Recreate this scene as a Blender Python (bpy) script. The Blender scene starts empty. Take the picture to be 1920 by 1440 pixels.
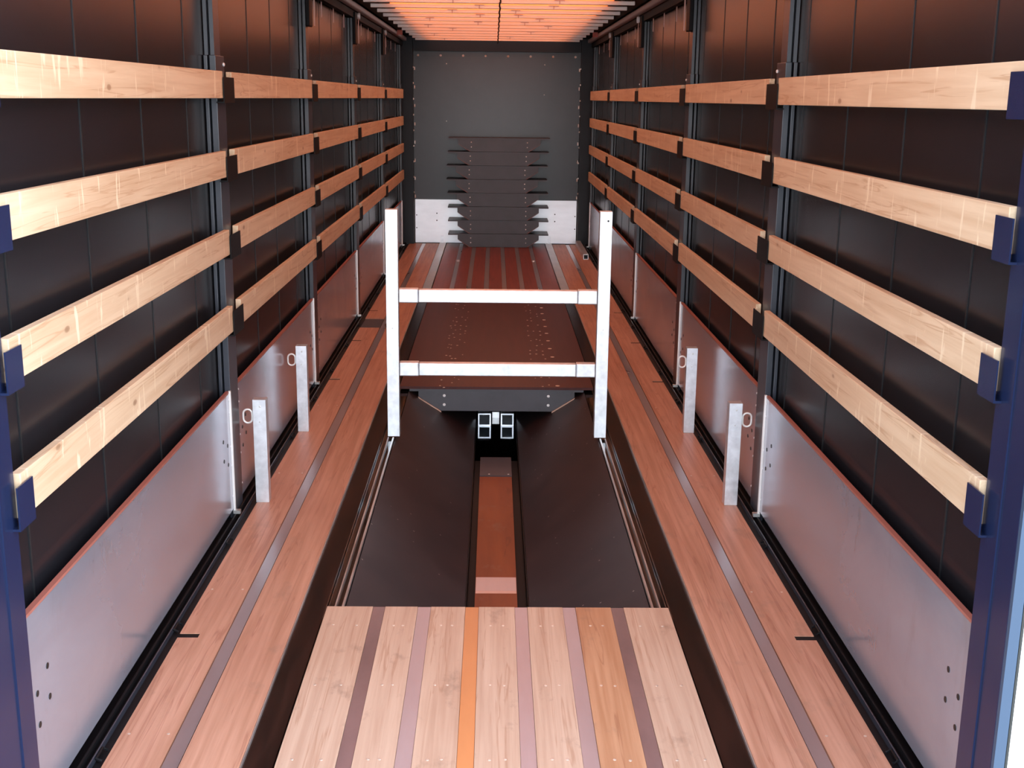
import bpy, bmesh, math, random
from mathutils import Matrix, Vector
random.seed(7)
sc = bpy.context.scene
col = sc.collection

# ------------------------------------------------------------------ camera
PITCH, YAW, ROLL = 0.23558834, 0.01694538, -0.01194414
sp, cp = math.sin(PITCH), math.cos(PITCH)
sy, cy = math.sin(YAW), math.cos(YAW)
sr, cr = math.sin(ROLL), math.cos(ROLL)
F = Vector((cp*sy, cp*cy, -sp)); U = Vector((sp*sy, sp*cy, cp)); R = Vector((cy, -sy, 0))
R2 = cr*R - sr*U; U2 = sr*R + cr*U
cam_data = bpy.data.cameras.new('camera')
cam_data.sensor_width = 36; cam_data.lens = 36*2230.6/1920
cam_data.clip_start = .05; cam_data.clip_end = 500
cam = bpy.data.objects.new('camera', cam_data); col.objects.link(cam)
cam.matrix_world = Matrix(((R2.x, U2.x, -F.x, -.02888), (R2.y, U2.y, -F.y, 0), (R2.z, U2.z, -F.z, 1.9007), (0, 0, 0, 1)))
sc.camera = cam

# ------------------------------------------------------------------ light
SKY, SUN, HAZE = 3.5, 5.0, 5.6
w = bpy.data.worlds.new('sky'); sc.world = w; w.use_nodes = True
wn = w.node_tree; wn.nodes.clear()
wo = wn.nodes.new('ShaderNodeOutputWorld'); bg = wn.nodes.new('ShaderNodeBackground')
tc = wn.nodes.new('ShaderNodeTexCoord'); sep = wn.nodes.new('ShaderNodeSeparateXYZ')
wn.links.new(tc.outputs['Generated'], sep.inputs[0])
rmp = wn.nodes.new('ShaderNodeValToRGB')
rmp.color_ramp.elements[0].position = 0; rmp.color_ramp.elements[0].color = (.95, .98, 1.0, 1)
rmp.color_ramp.elements[1].position = 1; rmp.color_ramp.elements[1].color = (.55, .72, 1.0, 1)
wn.links.new(sep.outputs['Z'], rmp.inputs[0]); wn.links.new(rmp.outputs[0], bg.inputs['Color'])
mm = wn.nodes.new('ShaderNodeMapRange')          # hazy sky brighter on the right hand side
mm.inputs['From Min'].default_value = -1; mm.inputs['From Max'].default_value = 1
mm.inputs['To Min'].default_value = SKY*.5; mm.inputs['To Max'].default_value = SKY*2.2
wn.links.new(sep.outputs['X'], mm.inputs['Value'])
ny = wn.nodes.new('ShaderNodeMath'); ny.operation = 'MULTIPLY'; ny.inputs[1].default_value = -1; ny.use_clamp = True   # bright hazy sky towards the rear
wn.links.new(sep.outputs['Y'], ny.inputs[0])
pw = wn.nodes.new('ShaderNodeMath'); pw.operation = 'POWER'; pw.inputs[1].default_value = 10; wn.links.new(ny.outputs[0], pw.inputs[0])
ma = wn.nodes.new('ShaderNodeMath'); ma.operation = 'MULTIPLY_ADD'; ma.inputs[1].default_value = HAZE
wn.links.new(pw.outputs[0], ma.inputs[0]); wn.links.new(mm.outputs[0], ma.inputs[2]); wn.links.new(ma.outputs[0], bg.inputs['Strength'])
wn.links.new(bg.outputs[0], wo.inputs[0])
sd = bpy.data.lights.new('sun', 'SUN'); sd.energy = SUN; sd.angle = .01; sd.color = (1, .95, .87)
so = bpy.data.objects.new('sun', sd); col.objects.link(so)
so.location = (0, 20, 20); so.rotation_euler = Vector((-.05, -.42, -1)).to_track_quat('-Z', 'Y').to_euler()
sc.view_settings.view_transform = 'Standard'; sc.view_settings.look = 'None'
sc.view_settings.gamma = 1; sc.view_settings.use_curve_mapping = False
sc.view_settings.exposure = 0.0
sc.cycles.use_denoising = True
sc.cycles.max_bounces = 10; sc.cycles.diffuse_bounces = 7; sc.cycles.glossy_bounces = 6

# ------------------------------------------------------------------ materials
M = {}
def nodes(name):
    m = bpy.data.materials.new(name); m.use_nodes = True
    nt = m.node_tree; nt.nodes.clear()
    out = nt.nodes.new('ShaderNodeOutputMaterial'); b = nt.nodes.new('ShaderNodeBsdfPrincipled')
    nt.links.new(b.outputs[0], out.inputs[0]); M[name] = m
    return m, nt, b, out
def coords(nt, scale, rand=30.):
    tc = nt.nodes.new('ShaderNodeTexCoord'); oi = nt.nodes.new('ShaderNodeObjectInfo')
    mu = nt.nodes.new('ShaderNodeMath'); mu.operation = 'MULTIPLY'; mu.inputs[1].default_value = rand
    nt.links.new(oi.outputs['Random'], mu.inputs[0])
    ad = nt.nodes.new('ShaderNodeVectorMath'); ad.operation = 'ADD'
    nt.links.new(tc.outputs['Object'], ad.inputs[0]); nt.links.new(mu.outputs[0], ad.inputs[1])
    ml = nt.nodes.new('ShaderNodeVectorMath'); ml.operation = 'MULTIPLY'; ml.inputs[1].default_value = scale
    nt.links.new(ad.outputs[0], ml.inputs[0])
    return ml.outputs[0]
def noise(nt, vec, scale=1, detail=4, rough=.55, dist=0):
    n = nt.nodes.new('ShaderNodeTexNoise'); n.inputs['Scale'].default_value = scale
    n.inputs['Detail'].default_value = detail; n.inputs['Roughness'].default_value = rough
    n.inputs['Distortion'].default_value = dist
    nt.links.new(vec, n.inputs['Vector']); return n.outputs['Fac']
def ramp(nt, fac, stops):
    r = nt.nodes.new('ShaderNodeValToRGB'); e = r.color_ramp.elements
    while len(e) < len(stops): e.new(.5)
    for i, (p, c) in enumerate(stops):
        e[i].position = p
        c = c if hasattr(c, '__len__') else (c, c, c)
        e[i].color = (*c, 1)
    nt.links.new(fac, r.inputs[0]); return r.outputs[0]
def mix(nt, a, b, fac, mode='MIX'):
    m = nt.nodes.new('ShaderNodeMix'); m.data_type = 'RGBA'; m.blend_type = mode
    for sock, v in ((m.inputs['Factor'], fac), (m.inputs['A'], a), (m.inputs['B'], b)):
        if hasattr(v, 'is_output') or isinstance(v, bpy.types.NodeSocket): nt.links.new(v, sock)
        else: sock.default_value = v if not hasattr(v, '__len__') else (*v, 1)
    return m.outputs['Result']
def bump(nt, b, fac, strength=.2, dist=.01):
    n = nt.nodes.new('ShaderNodeBump'); n.inputs['Strength'].default_value = strength; n.inputs['Distance'].default_value = dist
    nt.links.new(fac, n.inputs['Height']); nt.links.new(n.outputs[0], b.inputs['Normal'])
def plain(name, c, rough=.5, metal=0., spec=.5, var=0., vs=(8, 8, 8), rv=0., bmp=0., coat=0):
    m, nt, b, out = nodes(name)
    b.inputs['Metallic'].default_value = metal; b.inputs['Roughness'].default_value = rough
    b.inputs['Specular IOR Level'].default_value = spec; b.inputs['Base Color'].default_value = (*c, 1)
    if coat: b.inputs['Coat Weight'].default_value = coat; b.inputs['Coat Roughness'].default_value = .08
    if var or rv or bmp:
        n = noise(nt, coords(nt, vs), 1, 5, .6)
        if var: nt.links.new(ramp(nt, n, [(.3, tuple(x*(1-var) for x in c)), (.7, tuple(min(1, x*(1+var)) for x in c))]), b.inputs['Base Color'])
        if rv: nt.links.new(ramp(nt, n, [(.3, max(.02, rough-rv)), (.7, rough+rv)]), b.inputs['Roughness'])
        if bmp: bump(nt, b, n, bmp, .004)
    return m
def wood(name, c1, c2, dark, rough=.55, knots=0., stain=0., streak=None, spec=.35, gscale=60., coat=0.):
    m, nt, b, out = nodes(name)
    b.inputs['Specular IOR Level'].default_value = spec; b.inputs['Roughness'].default_value = rough
    if coat: b.inputs['Coat Weight'].default_value = coat; b.inputs['Coat Roughness'].default_value = .25
    g = noise(nt, coords(nt, (gscale, 1.3, gscale)), 1, 5, .6, .35)
    c = ramp(nt, g, [(.33, c1), (.66, c2)])
    g2 = noise(nt, coords(nt, (gscale*.55, .8, gscale*.55)), 1, 3, .5, 1.2)
    c = mix(nt, c, dark, ramp(nt, g2, [(.57, 0.), (.60, .5), (.63, 0.)]))
    big = noise(nt, coords(nt, (2.5, 1.1, 2.5)), 1, 3)
    c = mix(nt, c, dark, ramp(nt, big, [(.45, 0.), (.8, .35)]))
    if stain:
        s = noise(nt, coords(nt, (9, 5, 9)), 1, 5, .65)
        c = mix(nt, c, (.22, .14, .10), ramp(nt, s, [(.58, 0.), (.76, stain)]))
    if streak:
        s = noise(nt, coords(nt, (1, 22, 4.)), 1, 3, .6, .35)
        c = mix(nt, c, streak, ramp(nt, s, [(.61, 0.), (.66, .8), (.78, .9)]))
    if knots:
        v = nt.nodes.new('ShaderNodeTexVoronoi'); v.inputs['Scale'].default_value = 1
        nt.links.new(coords(nt, (7, 3.1, 7)), v.inputs['Vector'])
        k = ramp(nt, v.outputs['Distance'], [(.02, 1.), (.055, .8), (.075, .15), (.13, 0.)])
        c = mix(nt, c, (.24, .12, .06), mix(nt, (0, 0, 0), k, knots))
    nt.links.new(c, b.inputs['Base Color'])
    bump(nt, b, g, .18, .003)
    return m
wood('pine', (.62, .44, .28), (.74, .57, .39), (.42, .22, .11), .5, knots=.75, streak=(.84, .70, .50), gscale=34)
wood('deck_wood', (.48, .27, .165), (.60, .37, .24), (.36, .17, .09), .5, stain=.45, gscale=45)
wood('deck_wood_pale', (.48, .305, .21), (.59, .405, .29), (.36, .18, .10), .5, stain=.6, gscale=45)
wood('deck_wood_amber', (.42, .20, .10), (.54, .29, .16), (.27, .10, .05), .5, stain=.5, gscale=38)
wood('side_wood', (.42, .205, .125), (.56, .295, .195), (.28, .10, .06), .46, stain=.45, gscale=40)
wood('red_wood', (.20, .045, .030), (.27, .065, .042), (.12, .027, .022), .4, gscale=40)
wood('lacquer', (.055, .010, .008), (.075, .014, .011), (.05, .010, .008), .42, gscale=20, spec=.25)
wood('orange_ply', (.20, .042, .010), (.26, .060, .014), (.12, .025, .010), .4, stain=.5, gscale=12, spec=.2)
wood('tarred', (.004, .003, .003), (.028, .011, .008), (.003, .003, .003), .22, gscale=14, spec=.2)
plain('curtain', (.013, .013, .016), .25, spec=.26, var=.1, vs=(2, 2, 2))
plain('curtain_seam', (.017, .018, .020), .4, spec=.3)
plain('front_frame', (.008, .009, .013), .4, spec=.25)
plain('front_board', (.022, .021, .026), .30, spec=.5, var=.15, vs=(3, 3, 3))
plain('black', (.01, .01, .01), .45)
plain('rubber', (.02, .022, .02), .6)
plain('post_steel', (.028, .034, .048), .33, spec=.7, var=.1)
plain('gap_black', (.006, .006, .007), .55, spec=.15)
plain('blue_paint', (.011, .018, .055), .22, spec=.35)
plain('blue_sky_sheen', (.045, .075, .125), .4, spec=.3)  # paler blue carries the sky's reflection on the pillar's rear edge
plain('galvanised', (.70, .74, .78), .40, metal=.72, var=.14, vs=(22, 22, 22), rv=.05)
plain('galvanised_dull', (.60, .61, .60), .38, metal=.85, var=.15, vs=(12, 3, 12), rv=.08)
plain('aluminium', (.80, .80, .78), .42, metal=.35, var=.06)
plain('alu_strip', (.43, .39, .40), .33, metal=.8, var=.12, vs=(5, 1, 5), rv=.07)
plain('alu_strip_pink', (.43, .37, .375), .38, metal=.5, var=.12, vs=(5, 1, 5), rv=.06)
plain('alu_strip_brown', (.26, .175, .165), .35, metal=.45, var=.2, vs=(5, 2, 5), rv=.06)
plain('strip_orange', (.56, .22, .08), .4, var=.12, vs=(5, 1, 5))
plain('white_plate', (.76, .78, .81), .38, metal=.8, var=.07, vs=(3, 3, 9), rv=.04)
plain('rivet', (.85, .85, .85), .5, metal=.2)
plain('screw', (.70, .60, .50), .35, metal=.6)
plain('bow', (.83, .80, .76), .5, metal=.15)
plain('slope_board', (.030, .019, .019), .36, spec=.55, var=.25, vs=(4, 4, 4), rv=.05)
plain('gloss_black', (.008, .008, .008), .07, spec=.8)
plain('wet_steel', (.42, .43, .45), .05, metal=1.)
plain('lid_grey', (.052, .049, .060), .4, spec=.5, var=.12)
plain('ply_edge', (.55, .38, .30), .6)
plain('red_edge', (.34, .12, .09), .45)
plain('strap', (.50, .42, .42), .7)
plain('red_lens', (.55, .07, .03), .3)
plain('rail_grey', (.42, .36, .36), .4, metal=.3)
m, nt, b, out = nodes('side_board')
b.inputs['Metallic'].default_value = .62
g = noise(nt, coords(nt, (3, 1.6, 3)), 1, 5, .6, .6)
c = ramp(nt, g, [(.3, (.39, .42, .51)), (.62, (.46, .49, .58))])
s = noise(nt, coords(nt, (6, 7, 2.2)), 1, 6, .65, .35)
c = mix(nt, c, (.30, .25, .22), ramp(nt, s, [(.56, 0.), (.8, .4)]))
nt.links.new(c, b.inputs['Base Color'])
nt.links.new(ramp(nt, g, [(.3, .17), (.7, .26)]), b.inputs['Roughness'])
# dusty specks on the sloping boards
m, nt, b, out = nodes('speckled_board')
g = noise(nt, coords(nt, (4, 4, 4)), 1, 5)
c = ramp(nt, g, [(.3, (.024, .015, .016)), (.7, (.042, .027, .027))])
v = nt.nodes.new('ShaderNodeTexVoronoi'); v.inputs['Scale'].default_value = 1
nt.links.new(coords(nt, (13, 13, 13)), v.inputs['Vector'])
c = mix(nt, c, (.45, .40, .36), ramp(nt, v.outputs['Distance'], [(.04, .9), (.07, 0.)]))
nt.links.new(c, b.inputs['Base Color']); b.inputs['Roughness'].default_value = .34
b.inputs['Specular IOR Level'].default_value = .55
# translucent roof tarpaulin lit by the sun from above
m, nt, b, out = nodes('roof_tarp')
tr = nt.nodes.new('ShaderNodeBsdfTranslucent'); df = nt.nodes.new('ShaderNodeBsdfDiffuse'); mx = nt.nodes.new('ShaderNodeMixShader')
n = noise(nt, coords(nt, (3, 3, 3), 0), 1, 4)
tcx = nt.nodes.new('ShaderNodeTexCoord'); spx = nt.nodes.new('ShaderNodeSeparateXYZ'); nt.links.new(tcx.outputs['Object'], spx.inputs[0])
fr = nt.nodes.new('ShaderNodeMath'); fr.operation = 'MULTIPLY_ADD'; fr.inputs[1].default_value = 1/.55; fr.inputs[2].default_value = -3.4/.55+10
nt.links.new(spx.outputs['Y'], fr.inputs[0]); f2 = nt.nodes.new('ShaderNodeMath'); f2.operation = 'FRACT'; nt.links.new(fr.outputs[0], f2.inputs[0])
band = ramp(nt, f2.outputs[0], [(.30, 0.), (.36, 1.), (.72, 1.), (.78, 0.)])     # paler single-layer band of the pleated cloth
cc = ramp(nt, n, [(.3, (.80, .15, .03)), (.7, (.86, .18, .04))])
nt.links.new(mix(nt, cc, (.62, .39, .29), band), tr.inputs[0])
df.inputs[0].default_value = (.75, .42, .28, 1); mx.inputs[0].default_value = .45
nt.links.new(tr.outputs[0], mx.inputs[1]); nt.links.new(df.outputs[0], mx.inputs[2]); nt.links.new(mx.outputs[0], out.inputs[0])
plain('concrete', (.50, .49, .46), .8, var=.1, vs=(.5, .5, .5))

# ------------------------------------------------------------------ mesh helpers
class MB:
    def __init__(s): s.v = []; s.f = []; s.mi = []; s.m = []
    def mat(s, name):
        if name not in s.m: s.m.append(name)
        return s.m.index(name)
    def box(s, x0, x1, y0, y1, z0, z1, m):
        x0, x1 = min(x0, x1), max(x0, x1)
        k = len(s.v)
        s.v += [(x, y, z) for z in (z0, z1) for y in (y0, y1) for x in (x0, x1)]
        s.f += [tuple(k+i for i in q) for q in ((0, 2, 3, 1), (4, 5, 7, 6), (0, 1, 5, 4), (2, 6, 7, 3), (0, 4, 6, 2), (1, 3, 7, 5))]
        s.mi += [s.mat(m)]*6; return s
    def prism(s, pts, a0, a1, axis, m):
        """pts is a 2-D outline; axis 'y' extrudes an (x, z) outline from y=a0 to a1; axis 'x' extrudes (y, z)."""
        k = len(s.v); n = len(pts)
        ar = sum(pts[i][0]*pts[(i+1) % n][1]-pts[(i+1) % n][0]*pts[i][1] for i in range(n))
        if (ar < 0) == (axis == 'x'): pts = pts[::-1]
        for a in (a0, a1):
            s.v += [(p[0], a, p[1]) if axis == 'y' else (a, p[0], p[1]) for p in pts]
        i_ = s.mat(m)
        s.f.append(tuple(k+i for i in range(n))[::-1]); s.f.append(tuple(k+n+i for i in range(n)))
        for i in range(n):
            j = (i+1) % n; s.f.append((k+i, k+j, k+n+j, k+n+i))
        s.mi += [i_]*(n+2); return s
    def disc(s, c, r, h, axis, m, n=10):
        """short cylinder centred at c, standing h along +/- axis"""
        k = len(s.v); i_ = s.mat(m); ax = 'xyz'.index(axis)
        for t, rr in ((0, r), (h*.6, r), (h, r*.6)):
            for i in range(n):
                a = 2*math.pi*i/n; p = [0, 0, 0]
                p[(ax+1) % 3] = rr*math.cos(a); p[(ax+2) % 3] = rr*math.sin(a); p[ax] = t
                s.v.append(tuple(c[q]+p[q] for q in range(3)))
        for l in (0, 1):
            for i in range(n):
                j = (i+1) % n; q = (k+l*n+i, k+l*n+j, k+l*n+n+j, k+l*n+n+i)
                s.f.append(q if h > 0 else q[::-1]); s.mi.append(i_)
        q = tuple(k+2*n+i for i in range(n)); s.f.append(q if h > 0 else q[::-1]); s.mi.append(i_)
        return s
    def tube(s, pts, r, m, n=8, closed=False):
        k = len(s.v); i_ = s.mat(m); N = len(pts); P = [Vector(p) for p in pts]
        for i, p in enumerate(P):
            a = P[(i-1) % N] if closed or i else p; b_ = P[(i+1) % N] if closed or i < N-1 else p
            t = (b_-a).normalized(); up = Vector((0, 1, 0)) if abs(t.y) < .9 else Vector((1, 0, 0))
            e = t.cross(up).normalized(); g = e.cross(t)
            for j in range(n):
                an = 2*math.pi*j/n; s.v.append(tuple(p+r*(math.cos(an)*e+math.sin(an)*g)))
        for i in range(N if closed else N-1):
            for j in range(n):
                a = k+i*n; b_ = k+((i+1) % N)*n; jj = (j+1) % n
                s.f.append((a+j, b_+j, b_+jj, a+jj)); s.mi.append(i_)
        if not closed:
            s.f.append(tuple(k+j for j in range(n))); s.f.append(tuple(k+(N-1)*n+j for j in range(n))[::-1]); s.mi += [i_, i_]
        return s
    def build(s, name, parent=None, origin=(0, 0, 0), bevel=0., smooth=False):
        me = bpy.data.meshes.new(name)
        me.from_pydata([tuple(v[i]-origin[i] for i in range(3)) for v in s.v], [], s.f)
        for q in s.m: me.materials.append(M[q])
        me.polygons.foreach_set('material_index', s.mi)
        if smooth: me.polygons.foreach_set('use_smooth', [True]*len(s.f))
        me.update()
        bm = bmesh.new(); bm.from_mesh(me); bmesh.ops.recalc_face_normals(bm, faces=bm.faces); bm.to_mesh(me); bm.free()
        o = bpy.data.objects.new(name, me); col.objects.link(o); o.location = origin
        if parent is not None:
            o.parent = parent; o.location = Vector(origin)-parent['_o'] if False else Vector(origin)-Vector(PO[parent.name])
        PO[o.name] = origin
        if bevel:
            b = o.modifiers.new('bevel', 'BEVEL'); b.width = bevel; b.segments = 2; b.limit_method = 'ANGLE'
        return o
PO = {}
def empty(name, loc):
    o = bpy.data.objects.new(name, None); col.objects.link(o); o.location = loc; PO[o.name] = loc
    o.empty_display_size = .1
    return o
def tag(o, label, cat, group=None, kind=None):
    o['label'] = label; o['category'] = cat
    if group: o['group'] = group
    if kind: o['kind'] = kind
    return o
def struct(o, label=None):
    o['kind'] = 'structure'
    if label: o['label'] = label
    return o
SIDE = {-1: 'left', 1: 'right'}
BAY = ['rearmost', 'second', 'third', 'fourth', 'frontmost']
Y0, S = 2.772, 2.560
P_ = [Y0+S*k for k in range(6)]
YE = 16.04      # front wall

# ------------------------------------------------------------------ the shell
MB().box(-60, 60, -80, 60, -1.4, -1.3, 'concrete').build('ground').__setitem__('kind', 'structure')
struct(MB().box(-1.26, 1.26, 2.75, 16.1, -.52, -.47, 'black').build('floor'), 'black underframe floor below the deck')
for s in (-1, 1):
    m = MB(); x = s*1.27
    m.box(x, x+s*.006, 2.80, 16.07, -.5, 2.70, 'curtain')
    y = 3.03 if s < 0 else 3.2
    while y < 15.9:
        m.box(x, x-s*.0025, y-.004, y+.004, -.05, 2.60, 'curtain_seam'); y += .636
    struct(m.build('wall_'+SIDE[s]), 'black side curtain with vertical seams on the %s' % SIDE[s])
m = MB(); m.box(-1.269, 1.269, YE, YE+.03, -.5, 2.70, 'front_board')
for i in range(8): m.disc((-1.028+i*.2925, YE, 2.433), .016, -.010, 'y', 'rivet')
for x in (-.66, .62): m.disc((x, YE, 2.33), .007, -.004, 'y', 'rivet'); m.disc((x, YE, 1.95 if x > 0 else 1.6), .006, -.004, 'y', 'rivet')
struct(m.build('wall_front'), 'dark front wall board with a row of white rivets')
# roof: translucent tarp with shallow pleats between the bows
m = MB(); bows = [3.4+.55*k for k in range(23)]
ORD = 'first second third fourth fifth sixth seventh eighth ninth tenth eleventh twelfth thirteenth fourteenth fifteenth sixteenth seventeenth eighteenth nineteenth twentieth twenty-first twenty-second twenty-third'.split()
ys = []
for k in range(-1, 24):
    for t in range(6): ys.append(3.4+.55*(k+t/6))
ys = [y for y in ys if 2.75 < y < 15.98]+[15.98]
i_ = m.mat('roof_tarp')
def zt(y): return 2.645+.012*math.cos((y-3.4)/.55*2*math.pi)
for n_, y in enumerate(ys):
    m.v += [(-.89, y, zt(y)), (.89, y, zt(y))]
    if n_: k = len(m.v)-4; m.f.append((k, k+1, k+3, k+2)); m.mi.append(i_)
for s in (-1, 1):   # opaque dark side skirts of the roof
    m.box(s*.89, s*1.27, 2.75, 16.07, 2.70, 2.715, 'black')
    m.box(s*.885, s*.895, 2.75, 15.98, 2.655, 2.71, 'black')
struct(m.build('ceiling', smooth=False), 'orange sunlit translucent roof tarpaulin')

# front wall furniture
for s in (-1, 1):
    m = MB().box(s*1.09, s*1.268, 15.90, 16.039, -.02, 2.70, 'front_frame')
    z = .68
    for k in range(9): m.disc((s*1.088, 15.93, z+k*.2), .012, -.008 if False else .001, 'y', 'rivet')
    pil = m.build('corner_pillar')
    tag(pil, 'dark steel corner pillar at the %s edge of the front wall' % SIDE[s], 'pillar', 'front corner pillars')
    for k in range(8):
        z = .62+k*.235
        MB().box(s*1.080, s*1.068, 15.985, 16.036, z-.02, z+.02, 'rivet').build('bracket_clip', pil)
tag(MB().box(-1.085, 1.085, 15.93, 16.039, 2.485, 2.699, 'front_frame').build('header_beam'), 'dark steel header beam above the front wall', 'beam')
m = MB().box(-1.078, 1.078, YE-.014, YE-.002, .004, .578, 'white_plate')
for x in (-.79, .79):
    for z in (.30, .395): m.disc((x, YE-.014, z), .009, -.002, 'y', 'black')
for x in (-1.06, 1.06):
    for z in (.2, .37): m.disc((x, YE-.014, z), .008, -.002, 'y', 'black')
tag(m.build('kick_plate'), 'pale bare metal kick plate along the bottom of the front wall', 'plate')

# ------------------------------------------------------------------ rear pillars, posts, slats, side boards
ZR = [(1.887, 1.999), (1.554, 1.666), (1.218, 1.327), (.874, .990)]
ROW = ['top', 'second', 'third', 'bottom']
def pocket(parent, s, ya, yb, zb, zt_, mat):
    m = MB()
    m.box(s*1.180, s*1.184, ya, yb, zb-.014, zt_-.024, mat)
    m.box(s*1.180, s*1.215, ya, yb, zb-.020, zb-.014, mat)
    m.build('slat_pocket', parent)
for s in (-1, 1):
    # rear door pillar
    e = empty('rear_pillar', (s*1.22, 2.72, -.3))
    yn = 2.60 if s > 0 else 2.42
    m = MB().box(s*1.20, s*1.224, yn, 2.80, -.6, 1.985, 'blue_paint')
    m.box(s*1.224, s*1.262, yn+.06, 2.78, -.6, 1.985, 'blue_paint')
    m.build('pillar_body', e, bevel=.003)
    MB().box(s*1.196, s*1.20, 2.70, 2.708, -.3, 1.98, 'blue_paint').build('weld_ridge', e)
    MB().box(s*1.200, s*1.226, yn-.015, yn-.0005, -.6, 1.985, 'blue_sky_sheen').build('edge_strip', e)['label'] = 'rear edge strip with painted pale blue sky reflection'
    m = MB().box(s*1.2265, s*1.237, yn-.008, yn+.055, -.6, 1.985, 'rubber').box(s*1.229, s*1.2315, yn-.012, yn-.008, -.6, 1.985, 'rubber')
    m.build('door_seal', e)['label'] = 'black rubber door seal'
    MB().box(s*1.236, s*1.266, 2.68, 2.79, 1.986, 2.60, 'blue_paint').build('upper_mast', e)
    for zb, zt_ in ZR: pocket(e, s, 2.765, 2.865, zb, zt_, 'blue_paint')
    tag(e, 'glossy dark blue rear door pillar with pale edge strip, %s side' % SIDE[s], 'pillar', 'rear door pillars')
    # sliding posts
    for k in range(1, 6):
        y = P_[k] if k < 5 else 15.63
        e = empty('curtain_post', (s*1.23, y, 0))
        m = MB().box(s*1.2165, s*1.243, y-.078, y+.085, -.03, 2.065, 'post_steel')
        m.box(s*1.243, s*1.2505, y-.05, y+.05, -.03, 2.065, 'gap_black')
        m.box(s*1.2505, s*1.266, y-.085, y+.03, -.03, 2.065, 'post_steel')
        m.build('post_body', e, bevel=.002)
        m = MB().box(s*1.226, s*1.243, y-.05, y+.06, 2.066, 2.54, 'post_steel')
        m.box(s*1.2505, s*1.266, y-.06, y+.03, 2.066, 2.54, 'post_steel').box(s*1.243, s*1.2505, y-.03, y+.03, 2.066, 2.54, 'gap_black')
        m.build('upper_mast', e)
        if k < 5:
            MB().box(s*1.198, s*1.2255, y-.055, y+.075, 2.33, 2.59, 'gap_black').build('roller_box', e, bevel=.006)
            MB().disc((s*1.178, y+.115, 2.565), .028, s*.03, 'x', 'rivet', 14).build('roller', e)['label'] = 'white roller wheel'
            MB().box(s*1.190, s*1.194, y+.10, y+.13, 2.34, 2.54, 'strap').build('pull_strap', e)['label'] = 'greyish pink pull strap'
            MB().disc((s*1.2165, y+.07, 2.03), .008, -s*.006, 'x', 'rivet').build('bolt', e)
            for zb, zt_ in ZR: pocket(e, s, y-.103, y+.105, zb, zt_, 'gap_black')
        lab = 'dark steel curtain post between the %s and %s bays of the %s wall' % (BAY[k-1], BAY[k], SIDE[s]) if k < 5 else \
              'dark steel curtain post closing the frontmost bay of the %s wall' % SIDE[s]
        tag(e, lab, 'post', 'curtain posts')
    for k in range(5):
        ya = P_[k]+(.0875 if k else .035); yb = (P_[k+1] if k < 4 else 15.58)-(.0875 if k < 4 else .03)
        bay = '%s bay of the %s wall' % (BAY[k], SIDE[s])
        for r, (zb, zt_) in enumerate(ZR):
            o = MB().box(s*1.187, s*1.212, ya, yb, zb, zt_, 'pine').build('wooden_slat', origin=(s*1.2, ya, zb), bevel=.0025)
            tone = ['pale knotty', 'tan', 'orange', 'orange', 'deep orange'][k]
            tag(o, '%s pine slat, %s of four in the %s' % (tone, ROW[r], bay), 'slat', 'wooden side slats')
        # drop side board
        ya2 = P_[k]+(.098 if k else .035); yb2 = (P_[k+1]-.085) if k < 4 else 15.54
        e = empty('side_board', (s*1.235, (ya2+yb2)/2, .04))
        m = MB().box(s*1.222, s*1.244, ya2, yb2, .04, .588, 'side_board')
        for yy, sg in ((ya2, 1), (yb2, -1)):
            for dy, dz in ((.07, .36), (.15, .40), (.07, .27), (.15, .31)):
                m.prism([(yy+sg*dy+.009*math.cos(a*math.pi/4), dz+.009*math.sin(a*math.pi/4)) for a in range(8)], s*1.2205, s*1.223, 'x', 'black')
            for dz in (.10, .25, .34, .50, .56):
                m.disc((s*1.222, yy+sg*.010, dz), .005, -s*.003, 'x', 'rivet', 8)
        m.build('board', e)
        MB().box(s*1.2195, s*1.236, ya2, yb2, .5885, .597, 'red_edge').build('top_edge', e)['label'] = 'reddish wooden top edge'
        MB().box(s*1.212, s*1.2215, yb2-.012, yb2, .03, .60, 'aluminium').build('end_profile', e)['label'] = 'bright aluminium end profile'
        mb = MB()
        mb.box(s*1.190, s*1.2215, yb2-.02, yb2+.005, .018, .034, 'galvanised_dull')
        mb.build('hinge_foot', e)
        tag(e, '%s metal-faced board below the %s' %
            (['scratched light grey', 'grey', 'reddish grey', 'reddish', 'dark reddish'][k], bay), 'board', 'low side boards')

# roof bows, clips, rails, curtain straps
for k, y in enumerate(bows):
    o = MB().box(-1.03, 1.03, y-.018, y+.018, 2.598, 2.628, 'bow').build('roof_bow', origin=(0, y, 2.61), bevel=.004)
    tag(o, 'pale aluminium roof bow under the orange tarpaulin, %s from the front wall' % ORD[22-k], 'roof bow', 'roof bows')
clip = None
ck = 0
for k, y in enumerate(bows):
    if y < 8: continue
    for q in range(2 if y < 13 else 1):
        sg = 1 if (k+q) % 2 else -1; x = sg*random.uniform(.12, .75)
        if clip is None:
            m = MB().box(-.04, .04, -.024, -.019, -.002, .004, 'strap').box(-.004, .004, -.024, -.019, -.030, -.002, 'strap')
            clip = m.build('stay_clip'); o = clip
        else: o = clip.copy(); col.objects.link(o)
        o.location = (x, y, 2.625)
        tag(o, 'dark T-shaped stay clip %s of centre on the %s roof bow from the front' % (SIDE[sg], ORD[22-k]), 'clip', 'T-shaped roof clips')
m = MB(); pts = []
for i in range(60): pts.append((.004*math.sin(i*1.7)+.006, 3.4+.213*i, 2.592+.004*math.sin(i*2.3)))
tag(m.tube(pts, .007, 'rubber', 6).build('tension_rope'), 'dark rope running down the middle of the roof under the bows', 'rope')
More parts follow.
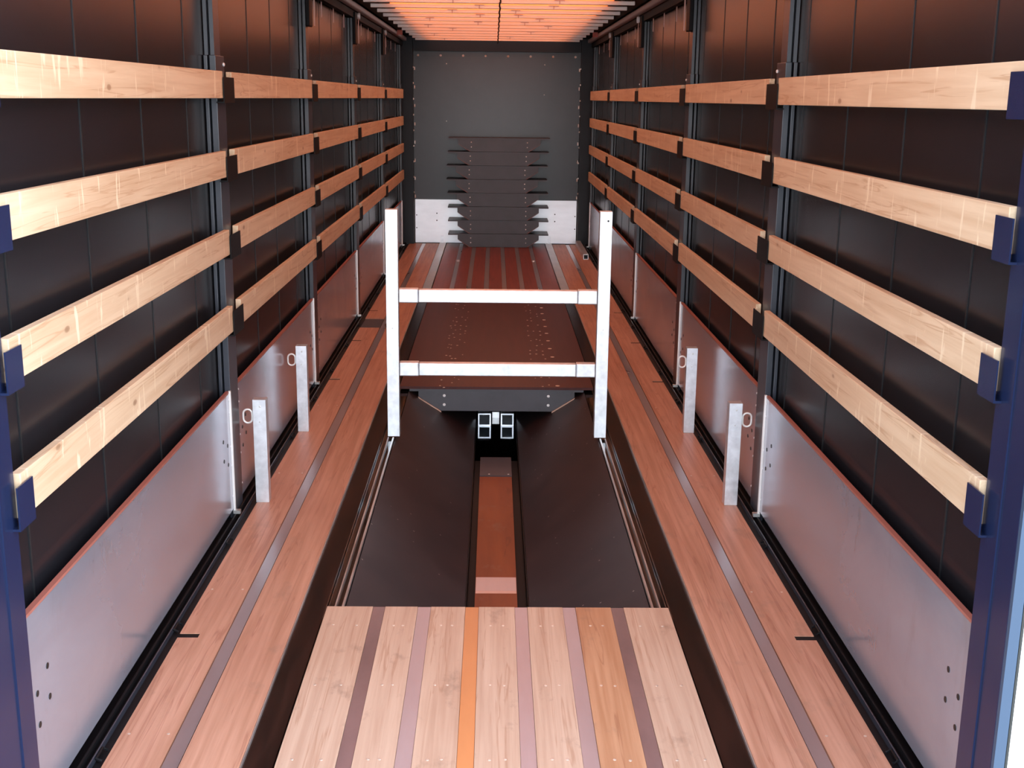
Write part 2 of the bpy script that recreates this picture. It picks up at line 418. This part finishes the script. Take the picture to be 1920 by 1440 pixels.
for s in (-1, 1):
    e = empty('roof_rail', (s*1.2, 9, 2.6))
    MB().box(s*1.165, s*1.215, 2.82, 15.9, 2.602, 2.650, 'rail_grey').build('rail_tube', e, bevel=.01)
    MB().box(s*1.215, s*1.262, 2.82, 15.9, 2.545, 2.655, 'gap_black').build('curtain_track', e)
    MB().box(s*1.045, s*1.16, 2.82, 15.9, 2.66, 2.699, 'gap_black').build('carriage_channel', e)
    tag(e, 'greyish roof rail along the top of the %s wall' % SIDE[s], 'rail', 'roof rails')
    tag(MB().box(s*1.10, s*1.16, 14.30, 14.33, 2.60, 2.655, 'red_lens').build('end_stop'), 'small red stop block under the roof near the front, %s side' % SIDE[s], 'stop block', 'red stop blocks')
    y = 15.736; n_ = 0
    while y > 7.5:
        if min(abs(y-p) for p in P_) > .2:
            o = MB().box(s*1.246, s*1.250, y-.012, y+.012, 2.44, 2.543, 'strap').build('hanger_strap', origin=(s*1.248, y, 2.54))
            n_ += 1
            tag(o, 'short pale hanger strap at the top of the %s curtain, %s from the front' % (SIDE[s], ORD[n_-1]), 'strap', 'hanger straps on the %s curtain' % SIDE[s])
        y -= .636

# ------------------------------------------------------------------ floor planks and sills
SLOTS = [3.98, 5.42-.10, 8.02, 9.36, 10.72]
for s in (-1, 1):
    sd_ = SIDE[s]
    o = MB().box(s*.757, s*.934, 2.80, 15.97, -.03, 0, 'side_wood').build('floor_plank', origin=(s*.85, 2.8, 0), bevel=.002)
    tag(o, 'long reddish brown inner floor plank beside the dark well frame, %s side' % sd_, 'floor plank', 'side floor planks')
    m = MB()
    gaps = [(q-.018, q+.018) for q in (3.985, 8.02, 9.37, 10.75)]
    xi = 1.082
    if s < 0:
        m.box(s*.987, s*xi, 2.80, 9.92, -.03, 0, 'side_wood').box(s*.987, s*xi, 10.36, 15.97, -.03, 0, 'side_wood')
        gaps = gaps[:3]+[(9.92, 10.36)]+gaps[3:]
    else: m.box(s*.987, s*xi, 2.80, 15.97, -.03, 0, 'side_wood')
    a = 2.80
    for g0, g1 in gaps+[(15.97, 0)]:
        m.box(s*xi, s*1.155, a, g0, -.03, 0, 'side_wood'); a = g1
    for g0, g1 in gaps:
        if g1-g0 < .1: m.box(s*(xi+.0005), s*1.155, g0, g1, -.03, -.003, 'gap_black')  # black fill just below the top paints the slot's shaded depth
    for y in (3.3, 4.4, 5.9, 7.3):
        for x in (1.01, 1.13): m.disc((s*x, y, 0), .005, .0012, 'z', 'screw', 8)
    o = m.build('floor_plank', origin=(s*1.07, 2.8, 0))
    tag(o, 'long reddish brown outer floor plank with square pocket slots along the %s wall' % sd_, 'floor plank', 'side floor planks')
    tag(MB().box(s*.937, s*.984, 2.80, 15.97, -.03, -.004, 'alu_strip').build('floor_strip', origin=(s*.96, 2.8, 0)),
        'narrow grey metal joint strip between the two %s side planks' % sd_, 'metal strip', 'side joint strips')
    m = MB().box(s*1.157, s*1.268, 2.80, 15.9, -.04, -.010, 'gap_black').box(s*1.186, s*1.190, 2.80, 15.9, -.010, .010, 'post_steel')
    m.box(s*1.206, s*1.213, 2.80, 15.9, -.010, .018, 'gap_black')
    e = m.build('side_sill')
    for k in range(5):
        for f_ in (.16, .5, .84):
            y = P_[k]+S*f_
            MB().tube([(s*1.166, y-.03, -.004), (s*1.182, y-.03, .004), (s*1.182, y+.03, .004), (s*1.166, y+.03, -.004)], .005, 'gap_black', 6).build('hinge_loop', e)
    tag(e, 'black steel sill with hinge loops between floor and %s side boards' % sd_, 'sill', 'side sills')
    # dark well frame
    m = MB().box(s*.664, s*.752, 2.80, 12.03, -.06, -.012, 'tarred')
    m.box(s*.752, s*.756, 2.80, 12.03, -.06, -.001, 'galvanised_dull')
    tag(m.build('border_beam', origin=(s*.7, 2.8, 0)), 'dark glossy stained frame beam bordering the %s side of the well' % sd_, 'frame beam', 'well frame beams')
    # support rail for the covers
    m = MB().box(s*.597, s*.662, 2.80, 12.03, -.055, -.034, 'gloss_black')
    m.box(s*.597, s*.606, 2.80, 6.66, -.034, -.021, 'galvanised_dull').box(s*.628, s*.634, 2.80, 6.66, -.034, -.021, 'galvanised_dull')
    tag(m.build('cover_rail'), 'narrow silver-edged cover rail along the %s lip of the well' % sd_, 'rail', 'cover rails')
    # sloping board of the well
    t = .018
    m = MB().prism([(s*.594, -.036), (s*.147, -.336), (s*.147, -.336-t), (s*.594, -.036-t)], 2.85, 12.0, 'y', 'speckled_board')
    tag(m.build('sloping_board', origin=(s*.4, 2.85, -.2)), 'dark brown speckled board sloping down into the well from the %s' % sd_, 'board', 'sloping well boards')
    tag(MB().box(s*.141, s*.147, 2.85, 12.0, -.40, -.354, 'gap_black').build('channel_angle'),
        'thin metal angle along the %s edge of the central channel' % sd_, 'angle strip', 'channel angles')
# channel bottom
tag(MB().box(-.139, .139, 2.85, 7.43, -.43, -.40, 'gap_black').box(-.139, .139, 7.43, 12.0, -.43, -.40, 'wet_steel').build('channel_floor'), 'glossy black bottom of the central well channel', 'channel floor')
m = MB().box(-.103, .095, 3.0, 7.02, -.399, -.375, 'orange_ply')
o = m.build('channel_plank', origin=(0, 3, -.39))
tag(o, 'glossy orange plywood plank lying in the central channel', 'plank')
m = MB().box(-.103, .096, 7.03, 7.42, -.399, -.372, 'lid_grey')
for x in (-.045, .075): m.disc((x, 7.06, -.372), .006, .002, 'z', 'rivet', 8)
tag(m.build('channel_plate'), 'dark grey plate at the far end of the orange channel plank', 'plate')
m = MB().prism([(5.235, -.3745), (5.25, -.368), (5.40, -.362), (5.41, -.3745)], -.101, .093, 'x', 'alu_strip')
tag(m.build('metal_bridge'), 'bright bent metal plate across the near end of the orange channel plank', 'plate')

# ------------------------------------------------------------------ decks
ST = [(-.478, -.433), (-.307, -.258), (-.125, -.075), (.064, .111), (.248, .296), (.434, .481)]
def deck(y0, y1, pm, smats, label, screws, gap):
    e = empty('deck_cover', (0, y0, 0))
    xs = [-.655]+[v for q in ST for v in q]+[.655]
    for i in range(7):
        xa, xb = xs[2*i]+(.001 if i else 0), xs[2*i+1]-(.001 if i < 6 else 0)
        m = MB().box(xa, xb, y0, y1, -.018, 0, pm[i])
        if screws:
            for y in screws:
                for x in (xa+.045, xb-.045): m.disc((x, y+random.uniform(-.004, .004), 0), .0055, .0012, 'z', 'screw', 8)
        m.build('deck_plank', e, origin=((xa+xb)/2, y0, 0), bevel=.0015)
    for i, (a, b_) in enumerate(ST):
        m = MB().box(a, b_, y0-.002, y1+.003, -.018, -.003, smats[i])
        m.build('joint_strip', e, origin=((a+b_)/2, y0, 0))
    return tag(e, label, 'deck cover')
deck(2.82, 4.245, ['deck_wood_pale', 'deck_wood_pale', 'deck_wood_pale', 'deck_wood_pale', 'deck_wood_pale', 'deck_wood_amber', 'deck_wood_pale'],
     ['alu_strip_brown', 'alu_strip_pink', 'strip_orange', 'alu_strip_pink', 'alu_strip_pink', 'alu_strip_brown'],
     'pale planked deck cover over the near end of the well', [3.16, 3.62, 4.08], 0)
deck(12.04, 15.99, ['red_wood']*7, ['alu_strip']*6, 'red-brown planked deck cover in front of the front wall', None, 0)
# galvanised strips beside the far deck
for s in (-1, 1):
    m = MB().box(s*.664, s*.752, 12.05, 16.02, -.03, .003, 'galvanised_dull')
    m.box(s*.700, s*.740, 16.008, 16.022, .003, .10, 'galvanised')
    tag(m.build('galvanised_strip'), 'wide galvanised metal strip beside the far deck, %s side' % SIDE[s], 'metal strip', 'galvanised strips')
    m = MB().disc((s*.455, 14.2, -.003), .026, .018, 'z', 'galvanised', 12)
    tag(m.build('deck_stud'), 'round metal stud standing in the far deck joint, %s of the stack' % SIDE[s], 'stud', 'deck studs')

# brown panelled cover over the middle of the well
def profile(zt_, th=.018):
    return [(-.53, zt_-th), (.53, zt_-th), (.53, zt_-.072), (.377, zt_-.172), (-.377, zt_-.172), (-.53, zt_-.072)]
e = empty('well_cover', (0, 7.83, 0))
m = MB().box(-.655, .655, 7.825, 12.03, -.018, 0, 'lacquer')
rg = random.Random(3)
for xs in ((-.385, -.345, -.30, -.265), (.27, .315, .36)):
    y = 7.87
    while y < 11.9:
        for x in xs:
            if rg.random() < .8: m.disc((x+rg.uniform(-.012, .012), y+rg.uniform(-.07, .07), 0), rg.uniform(.005, .009), .001, 'z', 'screw', 6)
        y += .2
y = 7.87
while y < 11.9: m.disc((.42+rg.uniform(-.006, .006), y, 0), .015, .003, 'z', 'screw', 8); y += .31
m.build('top_panel', e, origin=(0, 7.83, 0))
m = MB().prism(profile(0), 7.835, 7.855, 'y', 'lid_grey')
for x in (-.355, .352):
    for z in (-.065, -.128): m.disc((x, 7.835, z), .010, -.004, 'y', 'rivet')
m.build('end_board', e, bevel=.001)['label'] = 'dark grey trapezoid end board'
MB().box(-.59, .59, 7.828, 7.834, -.034, -.0185, 'lid_grey').build('front_lip', e)
for s in (-1, 1):
    MB().prism([(s*.532, -.072), (s*.524, -.084), (s*.375, -.180), (s*.377, -.170)], 7.822, 7.834, 'y', 'ply_edge').build('edge_strip', e)['label'] = 'pale plywood edge'
tag(e, 'dark red-brown well cover with trapezoid end board, lying behind the galvanised frame', 'well cover')

# square tubes lying in the channel under the cover
def hollow(m, x, y0, y1, z, a, t, mat):
    m.box(x-a/2, x+a/2, y0, y1, z, z+t, mat).box(x-a/2, x+a/2, y0, y1, z+a-t, z+a, mat)
    m.box(x-a/2, x-a/2+t, y0, y1, z+t, z+a-t, mat).box(x+a/2-t, x+a/2, y0, y1, z+t, z+a-t, mat)
    m.box(x-a/2+t, x+a/2-t, y0+.25, y0+.255, z+t, z+a-t, 'black')
    return m
for x, l in ((-.084, 'left'), (.080, 'right')):
    o = hollow(MB(), x, 8.28, 11.5, -.3995, .092, .009, 'galvanised').build('square_tube')
    tag(o, 'open-ended galvanised square tube lying in the channel under the brown cover, %s one' % l, 'tube', 'square tubes in the channel')
tag(MB().box(-.028, .024, 8.50, 8.55, -.3995, -.355, 'galvanised_dull').build('spacer_block'), 'small grey spacer between the two square tubes in the channel', 'spacer')
o = hollow(MB(), 1.098, 14.45, 15.88, .001, .062, .007, 'galvanised').build('square_tube')
tag(o, 'galvanised square tube lying on the floor by the right wall near the front', 'tube')

# ------------------------------------------------------------------ stack of spare well covers
offs = [.012, .010, .008, .002, -.012, -.010, .004, .016]      # bottom to top, side shift
for i in range(8):
    zt_ = .174+i*.1755; dx = offs[i]+(.0 if i > 3 else .0); y = 15.58+[0, .012, .0, .008, .004, .012, 0, .006][i]
    e = empty('well_cover', (dx+.02, y, zt_-.172))
    x0 = .02+dx
    MB().box(x0-.655, x0+.655, y, y+.40, zt_-.016, zt_, 'lid_grey').build('top_panel', e)
    pr = [(x0+a, b_) for a, b_ in profile(zt_, .0165)]
    m = MB().prism(pr, y+.004, y+.022, 'y', 'lid_grey')
    for x in (-.36, .36):
        for z in (-.055, -.115): m.disc((x0+x, y+.004, zt_+z), .008, -.003, 'y', 'rivet')
    m.build('end_board', e)
    MB().prism([(x0+a, b_) for a, b_ in profile(zt_, .0165)], y+.37, y+.388, 'y', 'lid_grey').build('end_board', e)
    for s in (-1, 1):
        MB().prism([(x0+s*.531, zt_-.073), (x0+s*.524, zt_-.080), (x0+s*.378, zt_-.1755+.002), (x0+s*.376, zt_-.168)], y-.004, y+.0035, 'y', 'red_edge').build('edge_strip', e)
        MB().prism([(x0+s*.528, zt_-.0725), (x0+s*.518, zt_-.0725), (x0+s*.370, zt_-.168), (x0+s*.378, zt_-.170)], y+.0225, y+.3695, 'y', 'lid_grey').build('side_board', e)
    nm = ['bottom', 'second from bottom', 'third from bottom', 'fourth from bottom', 'fourth from top', 'third from top', 'second from top', 'topmost'][i]
    tag(e, 'dark spare well cover with trapezoid end, %s of the stack of eight' % nm, 'well cover', 'stacked spare covers')

# ------------------------------------------------------------------ galvanised barrier frame
YL = 6.70
e = empty('barrier_frame', (0, YL, -.02))
for s in (-1, 1):
    xc = s*.600
    m = MB().box(xc-.0345, xc+.0345, YL-.033, YL+.033, -.019, 1.292, 'galvanised')
    if s > 0: m.disc((xc+.012, YL-.033, 1.24), .006, -.002, 'y', 'black', 10)
    m.disc((xc+s*.0, YL-.033, .62), .004, -.002, 'y', 'galvanised_dull', 8)
    m.build('post', e, bevel=.006)
    for z in (.768, .342):
        MB().box(s*.564, s*.452, YL-.034, YL+.026, z-.001, z+.079, 'galvanised').build('sleeve', e, bevel=.006)
for z in (.768, .342):
    MB().box(-.4515, .4515, YL-.030, YL+.022, z+.002, z+.075, 'galvanised').build('crossbar', e, bevel=.004)
tag(e, 'galvanised steel barrier frame of two tall posts and two crossbars', 'frame')

# ------------------------------------------------------------------ short stakes with rings
for s, y, rs, dl in ((-1, 5.44, -1, 'nearer left'), (-1, 6.69, -1, 'farther left'), (1, 5.44, 1, 'nearer right'), (1, 6.72, -1, 'farther right')):
    x = s*1.127
    e = empty('stake', (x, y, 0))
    m = MB().box(x-.031, x+.031, y, y+.055, .0005, .508, 'galvanised')
    m.disc((x+.004, y, .475), .005, -.0015, 'y', 'galvanised_dull', 8).disc((x+.0, y, .40), .004, -.0012, 'y', 'galvanised_dull', 8)
    m.build('stake_tube', e, bevel=.004)
    pts = []
    cx_ = x+rs*(.031+.027) if not (s == 1 and rs == -1) else x-.031-.024
    for i in range(28):
        a = 2*math.pi*i/28; c_, s_ = math.cos(a), math.sin(a)
        px = .021*c_; pz = .029*max(-1, min(1, s_*1.0))
        # stadium outline
        pz = .012*(1 if s_ > 0 else -1)*min(1, abs(s_)*4)+.021*s_
        pts.append((cx_+px, y+.015, .425+pz))
    MB().tube(pts, .0048, 'aluminium', 8, True).build('ring', e, smooth=True)['label'] = 'white oval metal ring'
    tag(e, 'short galvanised stake with an oval ring standing on the outer plank, %s one' % dl, 'stake', 'short galvanised stakes')

# dark filler plate in the left outer plank, and black fill that paints shade into the lashing pockets
tag(MB().box(-1.153, -.989, 9.925, 10.355, -.03, -.006, 'lid_grey').build('filler_plate'), 'dark plate let into the left outer floor plank', 'plate')
